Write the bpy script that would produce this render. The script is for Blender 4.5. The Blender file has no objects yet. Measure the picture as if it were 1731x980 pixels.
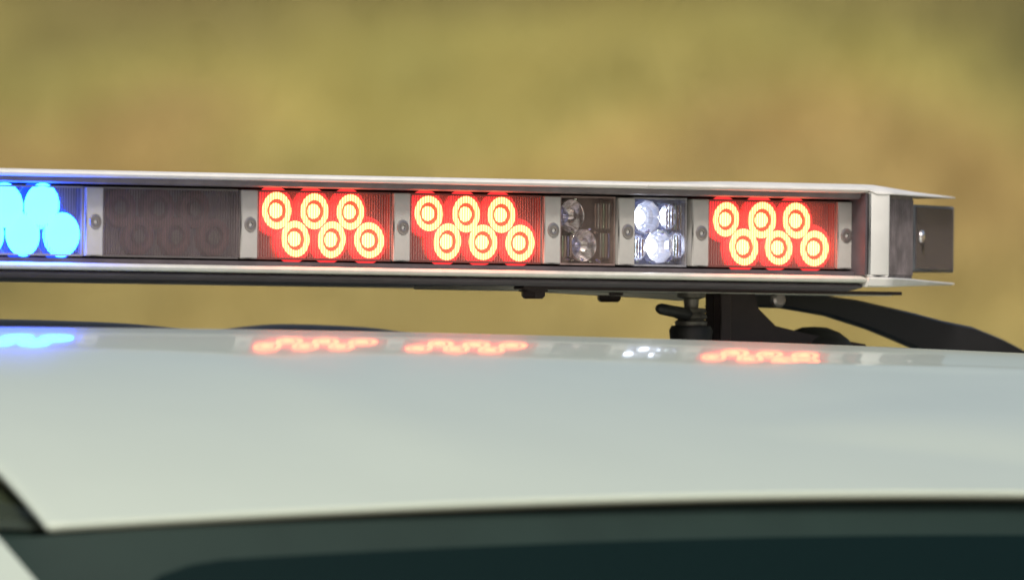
import bpy, bmesh, math, random
from mathutils import Vector, Matrix
import numpy as np

random.seed(4)
R = math.radians
sc = bpy.context.scene
col = sc.collection
Z0 = 1.90                       # height of the light bar's centre line

# ---------------------------------------------------------------- camera
TH, PITCH, ROLL = R(38.466), R(0.435), R(0.561)
F = Vector((math.sin(TH) * math.cos(PITCH), math.cos(TH) * math.cos(PITCH), math.sin(PITCH)))
RT = Vector((math.cos(TH), -math.sin(TH), 0))
UP = RT.cross(F)
c_, s_ = math.cos(ROLL), math.sin(ROLL)
RT2 = RT * c_ + UP * s_
UP2 = UP * c_ - RT * s_
CAM = Vector((-6.05700, -7.95892, Z0 - 0.11483))
cd = bpy.data.cameras.new('camera')
cam = bpy.data.objects.new('camera', cd)
col.objects.link(cam)
M = Matrix((RT2, UP2, -F)).transposed().to_4x4()
M.translation = CAM
cam.matrix_world = M
cd.sensor_width = 36
cd.lens = 574.94
cd.clip_start = 0.1
cd.clip_end = 2000
cd.dof.use_dof = True
cd.dof.focus_distance = 10.15
cd.dof.aperture_fstop = 12.5
sc.camera = cam

# ---------------------------------------------------------------- sky, sun, exposure
SUN_EL, SUN_AZ = R(48), R(222)          # azimuth measured from +Y towards +X
w = bpy.data.worlds.new('World')
sc.world = w
w.use_nodes = True
nt = w.node_tree
bg = nt.nodes['Background']
sky = nt.nodes.new('ShaderNodeTexSky')
sky.sky_type = 'NISHITA'
sky.sun_disc = False
sky.sun_elevation = SUN_EL
sky.sun_rotation = SUN_AZ
sky.air_density = 1.0
sky.dust_density = 6.0
sky.ozone_density = 1.0
nt.links.new(sky.outputs[0], bg.inputs[0])
bg.inputs[1].default_value = 0.10
sd = bpy.data.lights.new('sun', 'SUN')
sun = bpy.data.objects.new('sun', sd)
col.objects.link(sun)
sd.energy = 2.0
sd.angle = R(10)
sd.color = (1.0, 0.95, 0.85)
to_sun = Vector((math.sin(SUN_AZ) * math.cos(SUN_EL), math.cos(SUN_AZ) * math.cos(SUN_EL), math.sin(SUN_EL)))
sun.rotation_euler = to_sun.to_track_quat('Z', 'Y').to_euler()
sun.location = to_sun * 30
vs = sc.view_settings
vs.view_transform = 'Standard'
vs.look = 'None'
vs.gamma = 1
vs.exposure = 0.2
vs.use_curve_mapping = False

# ---------------------------------------------------------------- materials
def mat(name, colr, rough=0.5, metal=0.0, coat=0.0, spec=0.5, emit=None, es=0.0, noise=None, bump=0.0, bscale=200):
    m = bpy.data.materials.new(name)
    m.use_nodes = True
    n = m.node_tree
    b = n.nodes['Principled BSDF']
    b.inputs['Base Color'].default_value = (*colr, 1)
    b.inputs['Roughness'].default_value = rough
    b.inputs['Metallic'].default_value = metal
    b.inputs['Coat Weight'].default_value = coat
    b.inputs['Coat Roughness'].default_value = 0.055
    b.inputs['Specular IOR Level'].default_value = spec
    if emit:
        b.inputs['Emission Color'].default_value = (*emit, 1)
        b.inputs['Emission Strength'].default_value = es
    if noise or bump:
        tc = n.nodes.new('ShaderNodeTexCoord')
        tx = n.nodes.new('ShaderNodeTexNoise')
        tx.inputs['Scale'].default_value = bscale
        tx.inputs['Detail'].default_value = 4
        n.links.new(tc.outputs['Object'], tx.inputs['Vector'])
        if noise:
            r = n.nodes.new('ShaderNodeValToRGB')
            r.color_ramp.elements[0].position = 0.35
            r.color_ramp.elements[1].position = 0.7
            r.color_ramp.elements[0].color = (*[c * (1 - noise) for c in colr], 1)
            r.color_ramp.elements[1].color = (*[min(1, c * (1 + noise)) for c in colr], 1)
            n.links.new(tx.outputs['Fac'], r.inputs[0])
            n.links.new(r.outputs[0], b.inputs['Base Color'])
        if bump:
            bp = n.nodes.new('ShaderNodeBump')
            bp.inputs['Strength'].default_value = bump
            bp.inputs['Distance'].default_value = 0.001
            n.links.new(tx.outputs['Fac'], bp.inputs['Height'])
            n.links.new(bp.outputs[0], b.inputs['Normal'])
    return m


def clear_mat(name, tint, keep, rough=0.15, colr=(0.5, 0.5, 0.5)):
    """clear moulded plastic: mostly lets light through, part of it catches light"""
    m = bpy.data.materials.new(name)
    m.use_nodes = True
    n = m.node_tree
    b = n.nodes['Principled BSDF']
    b.inputs['Base Color'].default_value = (*colr, 1)
    b.inputs['Roughness'].default_value = rough
    t = n.nodes.new('ShaderNodeBsdfTransparent')
    t.inputs[0].default_value = (*tint, 1)
    mx = n.nodes.new('ShaderNodeMixShader')
    mx.inputs[0].default_value = keep
    n.links.new(t.outputs[0], mx.inputs[1])
    n.links.new(b.outputs[0], mx.inputs[2])
    n.links.new(mx.outputs[0], n.nodes['Material Output'].inputs[0])
    return m


PAINT = mat('white_car_paint', (0.465, 0.535, 0.46), 0.4, coat=0.55, spec=0.25, bump=0.02, bscale=8, noise=0.015)
BARWHITE = mat('white_bar_coating', (0.68, 0.675, 0.65), 0.42, noise=0.05, bscale=60)
ALU = mat('satin_rail_coating', (0.66, 0.66, 0.60), 0.35, metal=0.15, noise=0.06, bscale=90)
LIPSHADE = mat('shaded_lid_lip', (0.16, 0.14, 0.15), 0.5, noise=0.15, bscale=90)  # pale lip coloured grey for the shade under the lid
BASESHADE = mat('base_in_shade', (0.085, 0.070, 0.085), 0.4, noise=0.15, bscale=60)  # shade below the front lip put into the base colour
BRACKET = mat('bracket_grey_white', (0.45, 0.44, 0.42), 0.5, noise=0.05, bscale=150)
DARK = mat('dark_cavity_plastic', (0.09, 0.075, 0.085), 0.5, noise=0.2, bscale=60)
BLACK = mat('black_rubber', (0.012, 0.012, 0.012), 0.5, noise=0.2, bscale=120, bump=0.1)
STEEL = mat('screw_steel', (0.42, 0.38, 0.37), 0.28, metal=0.8)
CHROME = mat('chrome_reflector', (0.75, 0.76, 0.78), 0.08, metal=1.0)
TRAY = mat('module_tray_grey', (0.30, 0.29, 0.29), 0.5)
TRAYRED = mat('module_tray_red_glow', (0.26, 0.10, 0.09), 0.5)  # grey tray tinted red to carry the glow of its LEDs
RED = (1.0, 0.13, 0.045)
BLUE = (0.0075, 0.085, 1.0)
WHITE = (0.72, 0.80, 1.0)
RCORE = mat('red_led_lit_core', (0.1, 0.01, 0.01), 0.3, emit=RED, es=18)
RRING = mat('red_led_lit_ring', (0.1, 0.01, 0.01), 0.3, emit=RED, es=14)
RCOLL = mat('red_led_collar', (0.5, 0.10, 0.07), 0.5, emit=RED, es=0.55)
RHALO = mat('red_led_halo', (0.5, 0.05, 0.04), 0.4, emit=(1.0, 0.040, 0.045), es=1.0)  # emissive rim stands in for the red bloom around each LED
BCORE = mat('blue_led_lit', (0.01, 0.02, 0.1), 0.3, emit=BLUE, es=42)
BHALO = mat('blue_led_halo', (0.01, 0.02, 0.3), 0.3, emit=BLUE, es=1.2)  # emissive rim stands in for the blue bloom past the lens
WCORE = mat('white_led_lit', (0.5, 0.5, 0.5), 0.3, emit=WHITE, es=12)
WGLOW = mat('white_led_reflector_halo', (0.6, 0.62, 0.66), 0.15, metal=0.6, emit=(0.35, 0.45, 1.0), es=0.20)  # faint blue emission on the reflector paints the lamp's halo
OFFL = mat('unlit_led_plastic', (0.26, 0.14, 0.135), 0.25)
OFFC = mat('unlit_led_chip', (0.20, 0.19, 0.15), 0.3)
RIB = clear_mat('ribbed_clear_plastic', (1, 0.85, 0.8), 0.60, 0.2, (0.30, 0.18, 0.17))
RIBB = clear_mat('ribbed_clear_bluish_plastic', (0.85, 0.9, 1), 0.45, 0.2, (0.2, 0.2, 0.25))
RIBGREY = clear_mat('ribbed_smoky_plastic', (0.75, 0.70, 0.70), 0.42, 0.25, (0.20, 0.175, 0.18))
CLEAR = clear_mat('clear_plastic_cover', (0.93, 0.92, 0.90), 0.10, 0.05, (0.25, 0.22, 0.2))
TRIM = mat('black_gloss_trim', (0.035, 0.045, 0.025), 0.25, noise=0.1, bscale=30)
FRIT = mat('dark_glass_surround', (0.016, 0.032, 0.026), 0.45, spec=0.3, noise=0.08, bscale=20)
GLASS = mat('dark_rear_glass', (0.003, 0.011, 0.010), 0.12, spec=0.18)
UNDER = mat('grey_spoiler_underside', (0.10, 0.105, 0.11), 0.5)

# ---------------------------------------------------------------- helpers
def P(x, y, z):
    return Vector((x, y, Z0 + z))


def build(name, bm, material, parent=None, smooth=False, angle=35):
    me = bpy.data.meshes.new(name)
    bmesh.ops.recalc_face_normals(bm, faces=bm.faces)
    bm.to_mesh(me)
    bm.free()
    for m in (material if isinstance(material, (list, tuple)) else [material]):
        me.materials.append(m)
    if smooth:
        for p in me.polygons:
            p.use_smooth = True
        me.set_sharp_from_angle(angle=R(angle))
    o = bpy.data.objects.new(name, me)
    col.objects.link(o)
    if parent:
        o.parent = parent
    return o


def empty(name, label, cat, loc=(0, 0, 0), group=None):
    o = bpy.data.objects.new(name, None)
    o.empty_display_size = 0.1
    col.objects.link(o)
    o.location = loc
    o['label'] = label
    o['category'] = cat
    if group:
        o['group'] = group
    return o


def box(bm, x0, x1, y0, y1, z0, z1, mi=0, bev=0.0, base=Z0):
    vs_ = [bm.verts.new((x, y, base + z)) for z in (z0, z1) for y in (y0, y1) for x in (x0, x1)]
    fs = [(0, 1, 3, 2), (4, 5, 7, 6), (0, 1, 5, 4), (2, 3, 7, 6), (0, 2, 6, 4), (1, 3, 7, 5)]
    faces = [bm.faces.new([vs_[i] for i in f]) for f in fs]
    for f in faces:
        f.material_index = mi
    if bev > 0:
        es = list({e for f in faces for e in f.edges})
        r = bmesh.ops.bevel(bm, geom=es, offset=bev, segments=2, affect='EDGES', profile=0.5)
        for f in r['faces']:
            f.material_index = mi
    return faces


def prism_x(bm, prof, x0, x1, base=Z0):
    """closed (y,z) profile pushed along x"""
    a = [bm.verts.new((x0, y, base + z)) for y, z in prof]
    b = [bm.verts.new((x1, y, base + z)) for y, z in prof]
    n = len(prof)
    for i in range(n):
        j = (i + 1) % n
        bm.faces.new((a[i], a[j], b[j], b[i]))
    bm.faces.new(a)
    bm.faces.new(b[::-1])


def prism_y(bm, out, y0, y1, base=Z0):
    """closed (x,z) outline pushed along y"""
    a = [bm.verts.new((x, y0, base + z)) for x, z in out]
    b = [bm.verts.new((x, y1, base + z)) for x, z in out]
    n = len(out)
    for i in range(n):
        j = (i + 1) % n
        bm.faces.new((a[i], a[j], b[j], b[i]))
    bm.faces.new(a[::-1])
    bm.faces.new(b)


def lathe(bm, prof, org, axis, seg=32, mats=None):
    """prof: list of (radius, distance along axis)"""
    axis = Vector(axis).normalized()
    q = axis.to_track_quat('Z', 'Y')
    rings = []
    for r, d in prof:
        if r < 1e-7:
            rings.append([bm.verts.new(Vector(org) + axis * d)])
        else:
            rings.append([bm.verts.new(Vector(org) + axis * d + q @ Vector((r * math.cos(2 * math.pi * k / seg), r * math.sin(2 * math.pi * k / seg), 0))) for k in range(seg)])
    for i in range(len(rings) - 1):
        A, B = rings[i], rings[i + 1]
        for k in range(seg):
            j = (k + 1) % seg
            if len(A) == 1 and len(B) == 1:
                continue
            if len(A) == 1:
                f = bm.faces.new((A[0], B[k], B[j]))
            elif len(B) == 1:
                f = bm.faces.new((A[k], B[0], A[j]))
            else:
                f = bm.faces.new((A[k], B[k], B[j], A[j]))
            if mats:
                f.material_index = mats[i]


def sweep(bm, path, radius, seg=12):
    pts = [Vector(p) for p in path]
    rings = []
    for i, p in enumerate(pts):
        t = (pts[min(i + 1, len(pts) - 1)] - pts[max(i - 1, 0)]).normalized()
        q = t.to_track_quat('Z', 'Y')
        rr = radius[i] if isinstance(radius, (list, tuple)) else radius
        rings.append([bm.verts.new(p + q @ Vector((rr * math.cos(2 * math.pi * k / seg), rr * math.sin(2 * math.pi * k / seg), 0))) for k in range(seg)])
    for i in range(len(rings) - 1):
        for k in range(seg):
            j = (k + 1) % seg
            bm.faces.new((rings[i][k], rings[i + 1][k], rings[i + 1][j], rings[i][j]))
    bm.faces.new(rings[0][::-1])
    bm.faces.new(rings[-1])


def sstep(a, b, x):
    t = max(0.0, min(1.0, (x - a) / (b - a)))
    return t * t * (3 - 2 * t)


def interp(x, xs, ys):
    return float(np.interp(x, xs, ys))

# ================================================================ GROUND AND HILLSIDE
HC = CAM + Vector((math.sin(TH), math.cos(TH), 0)) * 52          # where the line of sight meets the slope
bm = bmesh.new()
N = 40
rng = random.Random(2)
for i in range(N + 1):
    for j in range(N + 1):
        x = -400 + 800 * i / N
        y = -400 + 800 * j / N
        bm.verts.new((x, y, 0))
bm.verts.ensure_lookup_table()
for i in range(N):
    for j in range(N):
        a = i * (N + 1) + j
        bm.faces.new([bm.verts[k] for k in (a, a + N + 1, a + N + 2, a + 1)])
GROUND = mat('dry_ground', (0.20, 0.16, 0.09), 0.95, noise=0.35, bscale=0.7, bump=0.3)
g = build('ground', bm, GROUND)
g['kind'] = 'structure'


def hill_z(u, v):
    """u across the view, v away from the camera (0 = foot of the slope)"""
    h = 0.26 * max(0, v) if v < 19 else 0.26 * 19 + (v - 19) * 0.004
    h += 0.10 * math.sin(u * 0.9 + 1.3) * math.sin(v * 0.7) + 0.05 * math.sin(u * 2.3 + v * 1.1)
    return h * min(1, max(0, v / 2.0)) - 0.05


def hill_mat():
    m = bpy.data.materials.new('dry_grass_slope')
    m.use_nodes = True
    n = m.node_tree
    b = n.nodes['Principled BSDF']
    b.inputs['Roughness'].default_value = 0.95
    b.inputs['Specular IOR Level'].default_value = 0.1
    tc = n.nodes.new('ShaderNodeTexCoord')
    t1 = n.nodes.new('ShaderNodeTexNoise')          # broad drifts of different grasses
    t1.inputs['Scale'].default_value = 0.75
    t1.inputs['Detail'].default_value = 2
    t2 = n.nodes.new('ShaderNodeTexNoise')
    t2.inputs['Scale'].default_value = 2.2
    t2.inputs['Detail'].default_value = 3
    sp = n.nodes.new('ShaderNodeSeparateXYZ')
    n.links.new(tc.outputs['Object'], t1.inputs['Vector'])
    n.links.new(tc.outputs['Object'], t2.inputs['Vector'])
    n.links.new(tc.outputs['Object'], sp.inputs[0])
    mr = n.nodes.new('ShaderNodeMapRange')          # up the slope: tan, then olive, then brown
    mr.inputs['From Min'].default_value = 7.0
    mr.inputs['From Max'].default_value = 14.0
    n.links.new(sp.outputs['Y'], mr.inputs['Value'])
    wob = n.nodes.new('ShaderNodeMath'); wob.operation = 'MULTIPLY_ADD'
    n.links.new(t1.outputs['Fac'], wob.inputs[0])
    wob.inputs[1].default_value = 0.45
    n.links.new(mr.outputs[0], wob.inputs[2])
    sub = n.nodes.new('ShaderNodeMath'); sub.operation = 'SUBTRACT'
    n.links.new(wob.outputs[0], sub.inputs[0])
    sub.inputs[1].default_value = 0.225
    r = n.nodes.new('ShaderNodeValToRGB')
    e = r.color_ramp.elements
    e[0].position, e[0].color = 0.0, (0.40, 0.335, 0.145, 1)
    e[1].position, e[1].color = 1.0, (0.19, 0.155, 0.07, 1)
    for ps, cc in ((0.20, (0.43, 0.365, 0.152, 1)), (0.38, (0.455, 0.345, 0.152, 1)), (0.46, (0.465, 0.410, 0.158, 1)), (0.58, (0.425, 0.395, 0.142, 1)), (0.68, (0.31, 0.275, 0.115, 1)), (0.76, (0.20, 0.160, 0.080, 1))):
        x = e.new(ps); x.color = cc
    n.links.new(sub.outputs[0], r.inputs[0])
    r2 = n.nodes.new('ShaderNodeValToRGB')
    r2.color_ramp.elements[0].position, r2.color_ramp.elements[0].color = 0.3, (0.80, 0.82, 0.80, 1)
    r2.color_ramp.elements[1].position, r2.color_ramp.elements[1].color = 0.7, (1.18, 1.15, 1.1, 1)
    n.links.new(t2.outputs['Fac'], r2.inputs[0])
    mul = n.nodes.new('ShaderNodeMix'); mul.data_type = 'RGBA'; mul.blend_type = 'MULTIPLY'
    mul.inputs[0].default_value = 1
    n.links.new(r.outputs[0], mul.inputs[6])
    n.links.new(r2.outputs[0], mul.inputs[7])
    n.links.new(mul.outputs[2], b.inputs['Base Color'])
    return m


bm = bmesh.new()
NU, NV = 120, 60
for i in range(NU + 1):
    for j in range(NV + 1):
        u = -60 + 120 * i / NU
        v = 60 * (j / NV) ** 1.5
        bm.verts.new((u, v, hill_z(u, v)))
bm.verts.ensure_lookup_table()
for i in range(NU):
    for j in range(NV):
        a = i * (NV + 1) + j
        bm.faces.new([bm.verts[k] for k in (a, a + NV + 1, a + NV + 2, a + 1)])
HILLM = hill_mat()
hill = build('hillside', bm, HILLM, smooth=True, angle=80)
hill['kind'] = 'structure'
FOOT = CAM + Vector((math.sin(TH), math.cos(TH), 0)) * 42
hill.location = (FOOT.x, FOOT.y, 0)
hill.rotation_euler = (0, 0, -TH)

# dry grass tufts on the part of the slope the camera looks at
def tufts(name, n, u0, u1, v0, v1, hgt, material, seed, test=None):
    rg = random.Random(seed)
    V, Fc = [], []
    for _ in range(n):
        u, v = rg.uniform(u0, u1), rg.uniform(v0, v1)
        if test and not test(u, v, rg):
            continue
        z = hill_z(u, v) - 0.02
        for k in range(5):
            a = rg.uniform(0, 6.283)
            h = hgt * rg.uniform(0.5, 1.2)
            lx, ly = rg.uniform(-.6, .6) * h, rg.uniform(-.6, .6) * h
            wv = 0.012
            i = len(V)
            V += [(u + wv * math.cos(a), v + wv * math.sin(a), z), (u - wv * math.cos(a), v - wv * math.sin(a), z), (u + lx, v + ly, z + h)]
            Fc.append((i, i + 1, i + 2))
    me = bpy.data.meshes.new(name)
    me.from_pydata(V, [], Fc)
    me.materials.append(material)
    o = bpy.data.objects.new(name, me)
    col.objects.link(o)
    o.location = hill.location
    o.rotation_euler = hill.rotation_euler
    o['kind'] = 'stuff'
    return o


GREENG = mat('olive_grass_blades', (0.15, 0.145, 0.055), 0.8, noise=0.3, bscale=0.8)
o = tufts('dry_grass', 26000, -4.5, 4.5, 4.5, 15, 0.16, HILLM, 3)
o['label'] = 'dry golden grass covering the blurred slope behind the car'


def patch(u, v, rg):
    for (pu, pv, ru, rv) in ((-2.1, 8.4, 0.8, 1.0), (1.9, 11.4, 0.62, 1.5), (-1.5, 12.9, 1.3, 0.7), (1.2, 13.2, 1.5, 0.6)):
        if ((u - pu) / ru) ** 2 + ((v - pv) / rv) ** 2 < rg.random():
            return True
    return False


o = tufts('olive_scrub', 9000, -4.5, 4.5, 4.5, 15, 0.24, GREENG, 9, patch)
o['label'] = 'darker olive scrub in patches on the blurred slope'

# ================================================================ THE CAR (rear end of a white SUV)
suv = empty('suv', 'white car with glossy curved roof and dark rear window under the light bar', 'car', (0, 0.3, 0))
suv.location = (0, 0, 0)

YC = -0.20                                        # the crest of the roof
def half_w(y):
    return interp(y, [-0.72, -0.64, -0.52, -0.2, 0.6, 1.9], [0.630, 0.606, 0.604, 0.690, 0.715, 0.62])
def y_edge(x):
    return -0.800 + 0.08 * (x / 0.63) ** 2
def z_edge(x):
    return -0.1545 - 0.055 * x * x
def z_crest(x):
    return -0.06594 - 0.0048 * x - 0.0221 * x * x
def roof_z(x, y):
    ye, zc_, ze = y_edge(x), z_crest(x), z_edge(x)
    if y >= YC:
        return zc_ - 0.020 * (y - YC) ** 2 - 0.0004
    t = (y - ye) / (YC - ye)
    z = zc_ - (zc_ - ze) * (1 - t) ** 1.9
    # two shallow pressed contours running fore and aft on the panel
    for xc, a in ((0.30, 1), (-0.30, 1)):
        d = (x - xc - 0.20 * (y + 0.5)) / 0.05
        z += 0.0022 * math.exp(-d * d) * sstep(-0.78, -0.62, y) * (1 - sstep(-0.56, -0.36, y))
    # a low raised field widening towards the middle of the trailing edge, and a fine crease above it
    wd = 0.012 + 0.45 * max(0.0, x + 0.12)
    d = (y + 0.67 - 0.02 * (x + 0.1)) / min(wd, 0.16)
    if abs(d) < 1:
        z += 0.0042 * sstep(-0.12, 0.10, x) * (1 - sstep(0.30, 0.50, x)) * (1 - d * d) ** 2
    z += 0.0015 * math.exp(-((y + 0.445) / 0.014) ** 2) * sstep(0.08, 0.24, x) * (1 - sstep(0.42, 0.56, x))
    return z

bm = bmesh.new()
NX, NY = 150, 190
grid = []
tops = []
for i in range(NX + 1):
    s = -1 + 2 * i / NX
    s = math.sin(s * math.pi / 2) * 0.15 + s * 0.85
    row = []
    for j in range(NY + 1):
        t = j / NY
        # the row runs from the trailing edge forward
        x = s * 0.63
        y0 = y_edge(x)
        y = y0 + (1.9 - y0) * t ** 1.6
        x = s * half_w(y)
        if j == 0:
            y = y_edge(x)
        row.append(bm.verts.new(P(x, y, roof_z(x, y))))
    grid.append(row)
for i in range(NX):
    for j in range(NY):
        bm.faces.new((grid[i][j], grid[i + 1][j], grid[i + 1][j + 1], grid[i][j + 1]))
# rolled lip along the trailing edge and both sides
loop = [(grid[0][j], (-1, 0)) for j in range(NY, 0, -1)]
loop += [(grid[i][0], None) for i in range(NX + 1)]
loop += [(grid[NX][j], (1, 0)) for j in range(1, NY + 1)]
pts = [v.co.copy() for v, _ in loop]
rings = [[v for v, _ in loop]]
rad = 0.0034
nrm = []
for k in range(len(pts)):
    t = pts[min(k + 1, len(pts) - 1)] - pts[max(k - 1, 0)]
    n2 = Vector((t.y, -t.x, 0)).normalized()
    nrm.append(n2)
for off, dz in [(math.sin(a) * rad, -(1 - math.cos(a)) * rad) for a in (R(30), R(55), R(80), R(110), R(145))] + [(-0.004, -0.0075), (-0.03, -0.0090)]:
    rings.append([bm.verts.new(pts[k] + nrm[k] * off + Vector((0, 0, dz))) for k in range(len(pts))])
for a, b in zip(rings[:-1], rings[1:]):
    for k in range(len(pts) - 1):
        f = bm.faces.new((a[k], a[k + 1], b[k + 1], b[k]))
        if b is rings[-1] or b is rings[-2]:
            f.material_index = 1
roof = build('roof', bm, [PAINT, UNDER], suv, smooth=True, angle=50)

# tailgate below the spoiler: dark surround, glass let into it
def gate(x, s):
    """s metres down from the lip along the sloping tailgate"""
    xx = max(-0.66, min(0.66, x))
    y = y_edge(xx * 0.95) + 0.005 - 0.42 * s
    return P(x, y, z_edge(xx) - 0.0085 - s * 0.9)

def sheet(bm, x0f, x1f, s0f, s1f, nx, ny, push=0.0):
    g_ = []
    for i in range(nx + 1):
        a = i / nx
        r_ = []
        for j in range(ny + 1):
            b = j / ny
            x = x0f + (x1f - x0f) * a
            s = s0f(x) + (s1f(x) - s0f(x)) * b
            p = gate(x, s)
            r_.append(bm.verts.new(p + Vector((0, -push, 0))))
        g_.append(r_)
    for i in range(nx):
        for j in range(ny):
            bm.faces.new((g_[i][j], g_[i + 1][j], g_[i + 1][j + 1], g_[i][j + 1]))
    return g_

def glass_top(x):
    e = max(0, (abs(x) - 0.53) / 0.07)
    return 0.0200 + 0.03 * (1 - math.sqrt(max(0, 1 - min(1, e) ** 2)))
bm = bmesh.new()
sheet(bm, -0.715, 0.715, lambda x: -0.001, lambda x: 0.62, 60, 20)
build('tailgate', bm, FRIT, suv, smooth=True)
bm = bmesh.new()
sheet(bm, -0.595, 0.595, glass_top, lambda x: 0.50, 60, 10, 0.0025)
build('rear_window', bm, GLASS, suv, smooth=True)

def mirror_pts(pts_, sx):
    return [(sx * x, y, z) for x, y, z in pts_]

def slab(bm, outline, dx, sx):
    """outline of (x,y,z) points pushed by dx inward"""
    a = [bm.verts.new(P(sx * x, y, z)) for x, y, z in outline]
    b = [bm.verts.new(P(sx * (x - dx), y, z)) for x, y, z in outline]
    n = len(a)
    for i in range(n):
        j = (i + 1) % n
        bm.faces.new((a[i], a[j], b[j], b[i]))
    bm.faces.new(a)
    bm.faces.new(b[::-1])

for sx in (-1, 1):
    bm = bmesh.new()
    slab(bm, [(0.622, -0.700, -0.1812), (0.640, -0.40, -0.1812), (0.625, -0.40, -0.12), (0.600, -0.63, -0.156), (0.612, -0.695, -0.174)], 0.03, sx)
    build('side_trim', bm, TRIM, suv)
    bm = bmesh.new()
    slab(bm, [(0.634, -0.690, -0.1835), (0.648, -0.30, -0.1835), (0.665, -0.30, -0.42), (0.655, -0.76, -0.42), (0.645, -0.70, -0.25)], 0.03, sx)
    build('side_glass', bm, FRIT, suv)
    bm = bmesh.new()
    box(bm, min(sx * 0.575, sx * 0.590), max(sx * 0.575, sx * 0.590), -0.67, 0.2, -0.6, -0.170)
    build('inner_pillar', bm, TRIM, suv)
    bm = bmesh.new()
    # white body pillar running down beside the tailgate
    slab(bm, [(0.745, -0.62, -0.100), (0.747, -0.765, -0.1825), (0.750, -0.806, -0.2075), (0.760, -0.96, -0.310), (0.775, -1.20, -0.52), (0.815, -1.22, -1.0), (0.815, 0.2, -1.0), (0.785, 0.2, -0.42), (0.760, -0.50, -0.22)], 0.045, sx)
    build('body_pillar', bm, PAINT, suv, smooth=True, angle=30)

# two long low rubber pads on the roof behind the bar
def low_pad(x0, x1, y0, y1, h0):
    bm = bmesh.new()
    n = 28
    g_ = []
    for i in range(n + 1):
        a = i / n
        x = x0 + (x1 - x0) * a
        e = max(0.0, 1 - abs(2 * a - 1) ** 3.2)
        r_ = []
        for j in range(9):
            b = j / 8
            y = y0 + (y1 - y0) * b
            pz = roof_z(x, y) - 0.002 + h0 * e * max(0.0, 1 - abs(2 * b - 1) ** 3)
            r_.append(bm.verts.new(P(x, y, pz)))
        g_.append(r_)
    for i in range(n):
        for j in range(8):
            bm.faces.new((g_[i][j], g_[i + 1][j], g_[i + 1][j + 1], g_[i][j + 1]))
    build('roof_pad', bm, BLACK, suv, smooth=True)
low_pad(0.03, 0.385, 0.36, 0.44, 0.0196)
low_pad(0.310, 0.545, 0.36, 0.44, 0.0232)

# ================================================================ THE LIGHT BAR
bar = empty('light_bar', 'long white police light bar with lit red and blue lamps on the car roof', 'light bar')
XE = 0.541                                         # where the straight part ends
DEP = 0.30
# lid, extruded
bm = bmesh.new()
prism_x(bm, [(-0.0100, 0.0266), (-0.0138, 0.0272), (-0.0146, 0.0286), (-0.0138, 0.0299), (-0.0115, 0.0306), (0.03, 0.0318), (0.15, 0.0328), (0.27, 0.0318), (0.3115, 0.0306), (0.3145, 0.0290), (0.3138, 0.0266)], -XE, XE)
build('lid', bm, BARWHITE, bar, smooth=True, angle=40)
# base extrusion: bright rounded front lip, groove, second lip
bm = bmesh.new()
prism_x(bm, [(0.004, -0.0256), (-0.0090, -0.0254), (-0.0122, -0.0260), (-0.0140, -0.0275), (-0.0132, -0.0290), (-0.0105, -0.0298), (-0.0030, -0.0300), (0.30, -0.0300), (0.3105, -0.0296), (0.314, -0.0275), (0.309, -0.0254), (0.296, -0.0256)], -XE, XE)
build('base_extrusion', bm, ALU, bar, smooth=True, angle=30)
bm = bmesh.new()
prism_x(bm, [(-0.0060, -0.0302), (-0.0090, -0.0312), (-0.0098, -0.0322), (-0.0085, -0.0330), (-0.0050, -0.0333), (-0.0042, -0.0338), (0.004, -0.0349), (0.29, -0.0349), (0.305, -0.0335), (0.300, -0.0302)], -XE, XE)
build('base_tray', bm, BASESHADE, bar, smooth=True, angle=30)
# lower lip of the lid, its shade put into a grey colour
bm = bmesh.new()
prism_x(bm, [(-0.0098, 0.0264), (-0.0090, 0.0236), (-0.0070, 0.0228), (0.0195, 0.0228), (0.0195, 0.0264)], -XE + 0.001, XE - 0.001)
build('lid_lower_lip', bm, LIPSHADE, bar)
bm = bmesh.new()
prism_x(bm, [(-0.0040, -0.0252), (-0.0040, -0.0226), (0.0195, -0.0226), (0.0195, -0.0252)], -XE + 0.001, XE - 0.001)
build('base_channel', bm, DARK, bar)
# dark inner wall
bm = bmesh.new()
box(bm, -XE, XE, 0.0200, 0.030, -0.0256, 0.0266)
build('inner_wall', bm, DARK, bar)
bm = bmesh.new()
box(bm, -XE, XE, 0.294, 0.300, -0.0254, 0.0266)
build('back_wall', bm, DARK, bar)

# brackets with their screws
def screw_mesh():
    bm = bmesh.new()
    lathe(bm, [(0.0, -0.0016), (0.0013, -0.0016), (0.0015, 0.0004), (0.0032, 0.0008), (0.0044, 0.0004), (0.0046, 0.0)], (0, 0, 0), (0, -1, 0), 20, [1, 1, 0, 0, 0])
    me = bpy.data.meshes.new('screw')
    bm.normal_update()
    bm.to_mesh(me)
    bm.free()
    me.materials.append(STEEL)
    me.materials.append(BLACK)
    for p in me.polygons:
        p.use_smooth = True
    me.set_sharp_from_angle(angle=R(40))
    return me
SCREW = screw_mesh()
BR_X = [-0.0595, 0.0595, 0.1785, 0.2975, 0.3570, 0.4165, 0.5355 - 0.001]
proto_bm = bmesh.new()
box(proto_bm, -0.0066, 0.0066, -0.0005, 0.018, -0.0212, 0.0212, bev=0.0008, base=0)
bme = bpy.data.meshes.new('bracket')
bmesh.ops.recalc_face_normals(proto_bm, faces=proto_bm.faces)
proto_bm.to_mesh(bme)
proto_bm.free()
bme.materials.append(BRACKET)
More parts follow.
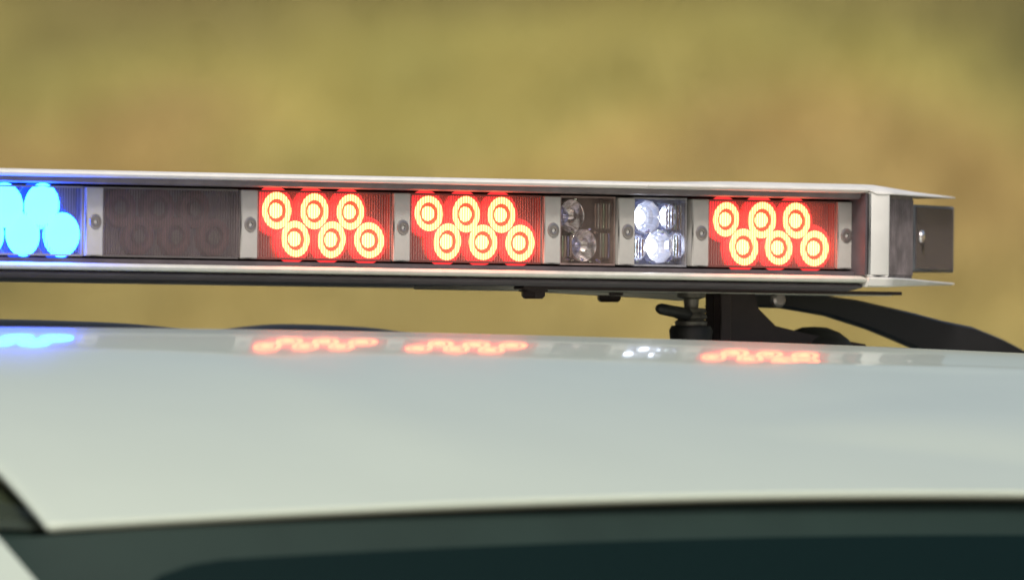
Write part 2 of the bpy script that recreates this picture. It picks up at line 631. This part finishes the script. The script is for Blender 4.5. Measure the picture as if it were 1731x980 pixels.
for i, x in enumerate(BR_X + [-0.1785]):
    o = bpy.data.objects.new('bracket', bme)
    col.objects.link(o)
    o.parent = bar
    o.location = (x, 0.0, Z0)
    s = bpy.data.objects.new('screw', SCREW)
    col.objects.link(s)
    s.parent = o
    s.location = (0.0004, -0.0007, 0)
    s.rotation_euler = (0, 0.7 * i, 0)

# LED optics -----------------------------------------------------
def mesh_of(name, bm, mats, smooth=True, angle=40):
    me = bpy.data.meshes.new(name)
    bmesh.ops.recalc_face_normals(bm, faces=bm.faces)
    bm.to_mesh(me)
    bm.free()
    for m in mats:
        me.materials.append(m)
    if smooth:
        for p in me.polygons:
            p.use_smooth = True
        me.set_sharp_from_angle(angle=R(angle))
    return me

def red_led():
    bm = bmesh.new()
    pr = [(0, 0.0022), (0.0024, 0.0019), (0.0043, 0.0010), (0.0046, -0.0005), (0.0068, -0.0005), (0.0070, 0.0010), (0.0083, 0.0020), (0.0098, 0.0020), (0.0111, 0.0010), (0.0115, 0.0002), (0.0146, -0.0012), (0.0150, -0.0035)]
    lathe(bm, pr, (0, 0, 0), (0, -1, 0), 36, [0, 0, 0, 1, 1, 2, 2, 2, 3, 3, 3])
    return mesh_of('led', bm, [RCORE, RCOLL, RRING, RHALO])
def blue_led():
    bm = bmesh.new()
    pr = [(0, 0.0038), (0.006, 0.0034), (0.0105, 0.0024), (0.0138, 0.0008), (0.0141, 0.0), (0.0155, -0.0022), (0.0157, -0.004)]  # lens and rim widened to the size of the blue bloom
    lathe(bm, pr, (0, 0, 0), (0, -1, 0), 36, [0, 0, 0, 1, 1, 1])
    return mesh_of('led', bm, [BCORE, BHALO])
def off_led():
    bm = bmesh.new()
    pr = [(0, 0.0022), (0.0024, 0.0019), (0.0043, 0.0010), (0.0046, -0.0025), (0.0068, -0.0025), (0.0070, 0.0010), (0.0085, 0.0020), (0.0105, 0.0020), (0.0118, 0.0010), (0.0125, -0.0035)]
    lathe(bm, pr, (0, 0, 0), (0, -1, 0), 30, [1, 1, 0, 0, 0, 0, 0, 0, 0])
    return mesh_of('led', bm, [OFFL, OFFC])
RLED, BLED, OLED = red_led(), blue_led(), off_led()

def rib_mesh(width, h, pitch, bw, material, back=None):
    bm = bmesh.new()
    n = int(width / pitch)
    for k in range(n + 1):
        x = -width / 2 + k * pitch
        # half round rib
        a = []
        for dx, dy in ((-bw / 2, 0.0), (-bw * 0.3, -0.0005), (0, -0.0007), (bw * 0.3, -0.0005), (bw / 2, 0.0)):
            a.append((bm.verts.new((x + dx, dy, -h)), bm.verts.new((x + dx, dy, h))))
        for p_, q_ in zip(a[:-1], a[1:]):
            bm.faces.new((p_[0], q_[0], q_[1], p_[1]))
    mats = [material]
    if back:
        f = bm.faces.new([bm.verts.new(p_) for p_ in ((-width / 2, 0.0004, -h), (width / 2, 0.0004, -h), (width / 2, 0.0004, h), (-width / 2, 0.0004, h))])
        f.material_index = 1
        mats.append(back)
    return mesh_of('ribbed_cover', bm, mats)
SMOKE = clear_mat('smoky_cover_sheet', (0.88, 0.82, 0.83), 0.34, 0.3, (0.17, 0.145, 0.155))
HALFW, HALFH = 0.0521, 0.0203
RIBS = rib_mesh(2 * HALFW, HALFH, 0.0020, 0.0009, RIB)
RIBS_B = rib_mesh(2 * HALFW, HALFH, 0.0020, 0.0009, RIBB)
RIBS_DARK = rib_mesh(2 * HALFW, HALFH, 0.0020, 0.0012, RIBGREY, SMOKE)

def tray_mesh(hw, hh, depth, mats):
    """open shallow tray: back and four rims"""
    bm = bmesh.new()
    t = 0.0012
    box(bm, -hw, hw, depth, depth + 0.002, -hh, hh, base=0)
    for z0, z1 in ((-hh, -hh + t), (hh - t, hh)):
        box(bm, -hw, hw, -0.0005, depth, z0, z1, base=0)
    for x0, x1 in ((-hw, -hw + t), (hw - t, hw)):
        box(bm, x0, x1, -0.0005, depth, -hh + t, hh - t, base=0)
    return mesh_of('light_module', bm, mats, smooth=False)
TRAY_RED = tray_mesh(HALFW, HALFH + 0.001, 0.0055, [TRAYRED])
TRAY_BLUE = tray_mesh(HALFW, HALFH + 0.001, 0.0055, [TRAY])
TRAY_DARK = tray_mesh(HALFW, HALFH + 0.001, 0.0075, [TRAY])
SPOTS = [(-0.0360, 0.0088), (-0.0064, 0.0088), (0.0218, 0.0088), (-0.0213, -0.0084), (0.0072, -0.0084), (0.0368, -0.0084)]

LEDR = random.Random(11)
def module(x, y, rz, tray, led, ribs, ly, label=None, cover_y=-0.0022):
    o = bpy.data.objects.new('light_module', tray)
    col.objects.link(o)
    o.parent = bar
    o.location = (x, y, Z0)
    o.rotation_euler = (0, 0, rz)
    if label:
        o['label'] = label
    for i, (dx, dz) in enumerate(SPOTS):
        l = bpy.data.objects.new('led', led)
        col.objects.link(l)
        l.parent = o
        l.location = (dx, ly + 0.0003 * (i % 3), dz)
        l.rotation_euler = (LEDR.uniform(-0.06, 0.06), 0, LEDR.uniform(-0.06, 0.06))
        k_ = LEDR.uniform(0.98, 1.03)
        l.scale = (k_, 1, k_ * LEDR.uniform(0.99, 1.02))
    c = bpy.data.objects.new('ribbed_cover', ribs)
    col.objects.link(c)
    c.parent = o
    c.location = (0, cover_y, 0)
    return o

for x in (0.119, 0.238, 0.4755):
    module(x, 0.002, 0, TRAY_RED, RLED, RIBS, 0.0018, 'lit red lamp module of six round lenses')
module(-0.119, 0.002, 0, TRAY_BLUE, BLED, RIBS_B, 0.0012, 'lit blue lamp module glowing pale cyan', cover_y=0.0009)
module(0.0, 0.002, 0, TRAY_DARK, OLED, RIBS_DARK, 0.0035, 'unlit smoky grey lamp module')

# small clear modules with chrome reflectors -----------------------
def cup_mesh(lit):
    bm = bmesh.new()
    prof = [(0.0, -0.0020), (0.0020, -0.0026), (0.0034, -0.0045), (0.0040, -0.0055), (0.0058, -0.0042), (0.0078, -0.0015), (0.0094, 0.0018), (0.0100, 0.0026), (0.0104, 0.0022), (0.0106, -0.002)]
    lathe(bm, prof, (0, 0, 0), (0, -1, 0), 11 if lit else 28, [1, 1, 1, 0, 0, 0, 0, 0, 0])
    return mesh_of('led', bm, [WGLOW if lit else SMOKED, WCORE if lit else OFFDOME], smooth=not lit, angle=50)
SMOKED = mat('smoky_reflector', (0.78, 0.74, 0.80), 0.14, metal=0.9, noise=0.3, bscale=260)
OFFDOME = mat('unlit_led_dome', (0.62, 0.62, 0.95), 0.06, metal=0.8)  # violet tint paints the purple highlight on a clear dome
CUP_ON, CUP_OFF = cup_mesh(True), cup_mesh(False)
def dome_mesh():
    bm = bmesh.new()
    lathe(bm, [(0, 0.0045), (0.003, 0.0040), (0.0055, 0.0022), (0.0066, -0.002)], (0, 0, 0), (0, -1, 0), 18)
    return mesh_of('lens_dome', bm, [CLEAR])
WHW = 0.0222
PALEH = mat('housing_with_lamp_haze', (0.40, 0.41, 0.47), 0.3, noise=0.25, bscale=90)  # paler copy of the housing, carrying the lit lamp's haze
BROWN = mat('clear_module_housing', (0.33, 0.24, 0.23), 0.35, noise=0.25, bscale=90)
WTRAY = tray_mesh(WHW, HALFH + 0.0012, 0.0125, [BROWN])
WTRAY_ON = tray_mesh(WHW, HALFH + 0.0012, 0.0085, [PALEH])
def cover_mesh():
    bm = bmesh.new()
    # clear front with a raised rim and a row of moulded flutes on the right
    box(bm, -WHW + 0.0013, WHW - 0.0013, -0.0022, -0.0010, -HALFH, HALFH, base=0)
    for k in range(5):
        x = WHW - 0.0035 - k * 0.0022
        box(bm, x - 0.0004, x + 0.0004, -0.0032, -0.0023, -HALFH + 0.002, HALFH - 0.002, base=0)
    return mesh_of('clear_cover', bm, [CLEAR], smooth=False)
COVER = cover_mesh()
FACETS = [mat('facet_sparkle_violet', (0.50, 0.48, 0.95), 0.12, metal=0.9), mat('facet_sparkle_green', (0.72, 0.90, 0.74), 0.12, metal=0.9),
          mat('facet_sparkle_brown', (0.55, 0.40, 0.36), 0.2, metal=0.7), mat('prism_facet_clear', (0.85, 0.85, 0.9), 0.08, metal=0.9)]  # tints paint the coloured sparkle of light split by the prisms
def facet_mesh(seed):
    """moulded flutes and small bevels of the inner lens"""
    bm = bmesh.new()
    rg = random.Random(seed)
    def half_rod(x, z0, z1, rr, mi, y0=0.0012):
        ring = []
        for z in (z0, (z0 + z1) / 2, z1):
            k = 1.0 if z == (z0 + z1) / 2 else 0.55
            ring.append([bm.verts.new((x + rr * k * math.cos(t), y0 - rr * k * math.sin(t), z)) for t in (0, 0.8, 1.57, 2.34, 3.14)])
        for p_, q_ in zip(ring[:-1], ring[1:]):
            for k in range(4):
                f = bm.faces.new((p_[k], p_[k + 1], q_[k + 1], q_[k]))
                f.material_index = mi
    # fluted columns beside each optic, in two tiers
    for k in range(6):
        half_rod(0.0075 + k * 0.0022, 0.0015, 0.0170, 0.0008, (2, 3, 2, 1, 2, 3)[k])
    for k in range(4):
        half_rod(0.0118 + k * 0.0022, -0.0165, -0.0015, 0.0008, (3, 1, 2, 0)[k])
    for k in range(4):
        half_rod(-0.0185 + k * 0.0022, -0.0165, -0.0035, 0.0008, (1, 2, 0, 2)[k])
    # small bevelled corners between the optics
    for _ in range(14):
        x, z = rg.uniform(-0.017, 0.012), rg.choice((-0.0180, 0.0, 0.0185)) + rg.uniform(-0.0015, 0.0015)
        rr = rg.uniform(0.0010, 0.0020)
        top = bm.verts.new((x, -0.0004, z))
        a = [bm.verts.new((x + rr * math.cos(t), 0.0012, z + rr * 0.6 * math.sin(t))) for t in (0.3, 1.7, 3.1, 4.7)]
        for k in range(4):
            f = bm.faces.new((a[k], a[(k + 1) % 4], top))
            f.material_index = rg.choice((0, 1, 2, 3))
    return mesh_of('prism_facets', bm, FACETS, smooth=True, angle=30)
for x, on, lab in ((0.3270, False, 'unlit clear lamp module with chrome reflectors'), (0.3845, True, 'lit white lamp module with chrome reflectors')):
    o = bpy.data.objects.new('light_module', WTRAY_ON if on else WTRAY)
    col.objects.link(o)
    o.parent = bar
    o.location = (x, 0.002, Z0)
    o['label'] = lab
    for dx, dz in ((-0.0095, 0.0092), (0.0005, -0.0090)) + (((0.0155, -0.0080), (-0.0165, -0.0100), (0.0075, 0.0098)) if on else ()):
        l = bpy.data.objects.new('led', CUP_ON if (on or False) else CUP_OFF)
        col.objects.link(l)
        l.parent = o
        l.location = (dx, 0.0024 if on else 0.0062, dz)
        if on:
            l.scale = (1.08, 1.0, 1.05)
        if abs(dx) > 0.007 and dx != -0.0095:
            l.scale = (0.72, 0.9, 0.80)
    f = build('prism_facets', bmesh.new(), FACETS)
    f.data = facet_mesh(5 if on else 8)
    f.parent = o
    c = bpy.data.objects.new('clear_cover', COVER)
    col.objects.link(c)
    c.parent = o

# ends of the bar: moulded cover, post, lower plate, corner module --
CH = R(36)
TIPX = 0.693
def front_y(x, lead=-0.0158):
    return lead if x <= 0.560 else lead + (x - 0.560) * math.tan(CH)

def end_parts(sx):
    # upper moulding, domed
    bm = bmesh.new()
    nx, ny = 50, 26
    top, low = [], []
    x0 = 0.362
    for i in range(nx + 1):
        x = x0 + (TIPX - x0) * i / nx
        yf, yb = front_y(x), DEP - front_y(x)
        hx = 0.0306 + 0.0022 * sstep(0.362, 0.455, x)
        hx = hx if x < 0.553 else interp(x, [0.553, 0.58, 0.63, 0.693], [0.0328, 0.0319, 0.0300, 0.0283])
        zl = 0.0284 if x < 0.5435 else 0.0262
        tr, lr = [], []
        for j in range(ny + 1):
            b = j / ny
            y = yf + (yb - yf) * (0.5 - 0.5 * math.cos(math.pi * b))
            d = min(y - yf, yb - y)
            rr = min(0.030, (yb - yf) * 0.3)
            q = 1 - min(1, d / rr)
            z = hx - (hx - zl - 0.0006) * (q ** 3.2)
            tr.append(bm.verts.new(P(sx * x, y, z)))
            lr.append(bm.verts.new(P(sx * x, y, zl if (0 < j < ny) else zl)))
        top.append(tr)
        low.append(lr)
    for i in range(nx):
        for j in range(ny):
            bm.faces.new((top[i][j], top[i + 1][j], top[i + 1][j + 1], top[i][j + 1]))
            bm.faces.new((low[i][j], low[i][j + 1], low[i + 1][j + 1], low[i + 1][j]))
        bm.faces.new((top[i][0], low[i][0], low[i + 1][0], top[i + 1][0]))
        bm.faces.new((top[i][ny], top[i + 1][ny], low[i + 1][ny], low[i][ny]))
    for j in range(ny):
        bm.faces.new((top[nx][j], low[nx][j], low[nx][j + 1], top[nx][j + 1]))
        bm.faces.new((top[0][j], top[0][j + 1], low[0][j + 1], low[0][j]))
    build('end_cover', bm, BARWHITE, bar, smooth=True, angle=35)
    # lower plate
    bm = bmesh.new()
    xs = [0.5415 + (TIPX - 0.5415) * i / 24 for i in range(25)]
    T, B_ = [], []
    for x in xs:
        yf, yb = front_y(x), DEP - front_y(x)
        zt = interp(x, [0.54, 0.60, 0.693], [-0.0262, -0.0264, -0.0280])
        zb = interp(x, [0.54, 0.56, 0.60, 0.693], [-0.0322, -0.0322, -0.0312, -0.0294])
        T.append([bm.verts.new(P(sx * x, y, zt)) for y in (yf + 0.0006, yf + 0.15 * (yb - yf), yb)])
        B_.append([bm.verts.new(P(sx * x, y, z)) for y, z in ((yf, zt - 0.0008), (yf + 0.001, zb + 0.0008), (yf + 0.003, zb), (yb, zb))])
    for i in range(len(xs) - 1):
        a, b, c2, d = T[i], T[i + 1], B_[i], B_[i + 1]
        for k in range(2):
            bm.faces.new((a[k], b[k], b[k + 1], a[k + 1]))
        for k in range(3):
            bm.faces.new((c2[k], c2[k + 1], d[k + 1], d[k]))
        bm.faces.new((a[0], c2[0], d[0], b[0]))
        bm.faces.new((a[2], b[2], d[3], c2[3]))
    bm.faces.new(T[0] + B_[0][::-1])
    bm.faces.new(T[-1][::-1] + B_[-1])
    build('end_plate', bm, BARWHITE, bar, smooth=True, angle=35)
    # corner post with rounded front edges
    bm = bmesh.new()
    box(bm, min(sx * 0.5412, sx * 0.5592), max(sx * 0.5412, sx * 0.5592), -0.0152, 0.022, -0.0264, 0.0285, bev=0.0018)
    build('corner_post', bm, BARWHITE, bar, smooth=True, angle=60)
    bm = bmesh.new()
    box(bm, min(sx * 0.5392, sx * 0.5409), max(sx * 0.5392, sx * 0.5409), -0.0143, 0.0190, -0.0250, 0.0262)
    build('inner_jamb', bm, DARK, bar)
    # dark pivot housing behind the post
    bm = bmesh.new()
    d = Vector((math.cos(CH), math.sin(CH), 0))
    n = Vector((math.sin(CH), -math.cos(CH), 0))
    a0 = Vector((0.560, -0.0150, 0))
    def quad(bm_, p0, l0, l1, d0, d1, z0, z1):
        vsx = []
        for z in (z0, z1):
            for l_, dd in ((l0, d0), (l1, d0), (l1, d1), (l0, d1)):
                q = p0 + d * l_ - n * dd
                vsx.append(bm_.verts.new((sx * q.x, q.y, Z0 + z)))
        for f in ((0, 1, 2, 3), (4, 5, 6, 7), (0, 1, 5, 4), (1, 2, 6, 5), (2, 3, 7, 6), (3, 0, 4, 7)):
            bm_.faces.new([vsx[k] for k in f])
    quad(bm, a0, 0.001, 0.070, 0.004, 0.05, -0.0262, 0.0258)
    for k in range(14):
        l_ = 0.006 + k * 0.0046
        quad(bm, a0, l_, l_ + 0.0016, 0.0028, 0.0045, -0.0240, 0.0236)
    build('pivot_housing', bm, DARKGREY, bar)
    # corner lamp module, turned with the chamfer
    org = a0 + d * 0.1290 - n * 0.0045
    bm = bmesh.new()
    box(bm, -0.0535, 0.0535, 0.0, 0.026, -0.0212, 0.0212, bev=0.0012, base=0)
    m = build('corner_module', bm, MODG, bar)
    m.location = (sx * org.x, org.y, Z0)
    m.rotation_euler = (0, 0, sx * CH)
    bm = bmesh.new()
    for k in range(46):
        x = -0.049 + k * 0.0021
        box(bm, x, x + 0.0010, -0.0011, -0.0001, -0.0195, 0.0195, base=0)
    rc = build('ribbed_cover', bm, RIBGREY, m)
    bm = bmesh.new()
    lathe(bm, [(0, 0.0020), (0.0025, 0.0018), (0.0040, 0.0010), (0.0044, -0.0004)], (-0.038 * sx, -0.0012, 0.001), (0, -1, 0), 20)
    build('led', bm, SMOKED, m, smooth=True)  # silver dome added as the glint on the corner cover
DARKGREY = mat('smoky_pivot_plastic', (0.19, 0.165, 0.175), 0.6, noise=0.35, bscale=70)
MODG = mat('smoky_module_grey', (0.165, 0.175, 0.19), 0.6, noise=0.2, bscale=50)
end_parts(1)
end_parts(-1)

# mounting foot, strap, bolts ---------------------------------------
FOOTM = mat('black_foot_plastic', (0.030, 0.017, 0.017), 0.45, noise=0.2, bscale=80)
def foot(sx):
    # top plate under the bar with a rounded end
    bm = bmesh.new()
    x0, x1 = 0.2925, 0.600
    out = [(x1, -0.0330), (x1, -0.0352), (x0 + 0.001, -0.0352), (x0, -0.0343), (x0, -0.0340), (x0 + 0.002, -0.0330)]
    prism_y(bm, [(sx * x, z - 0.0017) for x, z in out], 0.022, 0.032)
    ft = build('mounting_foot', bm, FOOTM, bar)
    bm = bmesh.new()
    prism_y(bm, [(sx * x, z) for x, z in [(x0 + 0.002, -0.0349), (0.60, -0.0349), (0.60, -0.0374), (x0 + 0.002, -0.0370)]], 0.0322, 0.135)
    build('spacer_plate', bm, GREYP, ft)
    # grey wedge spacer behind
    bm = bmesh.new()
    prism_y(bm, [(sx * x, z) for x, z in [(0.345, -0.0376), (0.473, -0.0376), (0.473, -0.0420), (0.44, -0.0405)]], 0.075, 0.090)
    build('spacer_plate', bm, GREYP, ft)
    # foot body
    bm = bmesh.new()
    body = [(0.4750, -0.0352), (0.4750, -0.0715), (0.605, -0.0760), (0.600, -0.0680), (0.5535, -0.0622), (0.526, -0.0572), (0.512, -0.0465), (0.5080, -0.0352)]
    prism_y(bm, [(sx * x, z) for x, z in body], 0.058, 0.066)
    build('foot_body', bm, FOOTM, ft)
    bm = bmesh.new()
    box(bm, min(sx * 0.4745, sx * 0.4835), max(sx * 0.4745, sx * 0.4835), 0.050, 0.0575, -0.0700, -0.0352, bev=0.001)
    build('foot_rib', bm, FOOTM, ft)
    # round rubber pad with a domed top
    bm = bmesh.new()
    prof = [(0.0, 0.0200), (0.008, 0.0195), (0.016, 0.0165), (0.022, 0.012), (0.026, 0.006), (0.0275, 0.0), (0.0275, -0.01), (0, -0.01)]
    lathe(bm, prof, P(sx * 0.572, 0.075, -0.0772), (0, 0, 1), 32)
    build('rubber_pad', bm, BLACK, ft, smooth=True, angle=50)
    # clamp screw: nut, neck, washers, rubber end and lever
    bm = bmesh.new()
    o_ = P(sx * 0.452, 0.052, 0)
    lathe(bm, [(0, -0.0352), (0.009, -0.0352), (0.009, -0.0400), (0.005, -0.0412), (0.0045, -0.0465), (0.0090, -0.0470), (0.0100, -0.0490), (0.0085, -0.0500), (0.0100, -0.0512), (0.0105, -0.0530), (0.0085, -0.0540), (0.0105, -0.0555), (0.0100, -0.0580), (0, -0.0580)], o_, (0, 0, 1), 24)
    build('clamp_screw', bm, CLAMP, ft, smooth=True, angle=45)
    bm = bmesh.new()
    lathe(bm, [(0, -0.0575), (0.0125, -0.0580), (0.0140, -0.0610), (0.0125, -0.0720), (0, -0.0720)], o_, (0, 0, 1), 24)
    build('clamp_pad', bm, BLACK, ft, smooth=True, angle=45)
    bm = bmesh.new()
    sweep(bm, [P(sx * 0.4088, 0.031, -0.0474), P(sx * 0.4100, 0.032, -0.0475), P(sx * 0.4125, 0.033, -0.0478), P(sx * 0.428, 0.040, -0.0492), P(sx * 0.450, 0.050, -0.0512)], [0.0012, 0.0029, 0.0036, 0.0037, 0.0042])
    build('clamp_lever', bm, BLACK, ft, smooth=True, angle=60)
    # hex bolts with washers
    for bx, by, z0 in ((0.3085, 0.032, -0.0366), (0.4095, 0.082, -0.0375)):
        bm = bmesh.new()
        lathe(bm, [(0, 0), (0.0092, 0), (0.0092, 0.0015), (0.0086, 0.0018)], P(sx * bx, by, z0), (0, 0, -1), 24)
        lathe(bm, [(0.0080, 0.0016), (0.0080, 0.0042), (0.0062, 0.0060), (0, 0.0060)], P(sx * bx, by, z0), (0, 0, -1), 6)
        build('bolt', bm, FOOTM, ft)
    bm = bmesh.new()
    lathe(bm, [(0.0050, 0.0), (0.0050, 0.003), (0.0035, 0.0042), (0, 0.0045)], P(sx * 0.5262, 0.0575, -0.0405), (0, -1, 0), 20)
    build('bolt', bm, STEEL, ft, smooth=True, angle=30)
    # curved hook strap running out to the roof gutter
    top_ = [(0.520, -0.0348), (0.5525, -0.0347), (0.583, -0.0352), (0.6292, -0.0396), (0.6742, -0.0470), (0.700, -0.0520), (0.7250, -0.0556), (0.750, -0.0630), (0.7720, -0.0715), (0.790, -0.090)]
    bot_ = [(0.506, -0.0452), (0.5345, -0.0452), (0.5680, -0.0457), (0.6042, -0.0501), (0.6400, -0.0585), (0.6585, -0.0641), (0.6755, -0.0695), (0.690, -0.0755), (0.702, -0.082), (0.715, -0.098)]
    bm = bmesh.new()
    def dens(l):
        o2 = []
        for a, b in zip(l[:-1], l[1:]):
            for k in range(3):
                o2.append((a[0] + (b[0] - a[0]) * k / 3, a[1] + (b[1] - a[1]) * k / 3))
        return o2 + [l[-1]]
    tt, bb = dens(top_), dens(bot_)
    rows = []
    for (xa, za), (xb, zb) in zip(tt, bb):
        rows.append([bm.verts.new(P(sx * x, y, z)) for x, y, z in ((xa, 0.1015, za), (xa, 0.098, za - 0.0015), (xb, 0.098, zb + 0.0015), (xb, 0.1015, zb), (xb, 0.1055, zb), (xa, 0.1055, za))])
    for a, b in zip(rows[:-1], rows[1:]):
        for k in range(6):
            j = (k + 1) % 6
            bm.faces.new((a[k], a[j], b[j], b[k]))
    bm.faces.new(rows[0])
    bm.faces.new(rows[-1][::-1])
    build('hook_strap', bm, BLACKS, bar, smooth=True, angle=40)
GREYP = mat('bounce_lit_spacer', (0.66, 0.64, 0.56), 0.4)  # pale metal, lightened for light bounced up off the roof
CLAMP = mat('dull_zinc', (0.16, 0.15, 0.13), 0.4, metal=0.5, noise=0.3, bscale=200)
BLACKS = mat('black_strap', (0.012, 0.012, 0.013), 0.42, noise=0.2, bscale=40)
foot(1)
foot(-1)
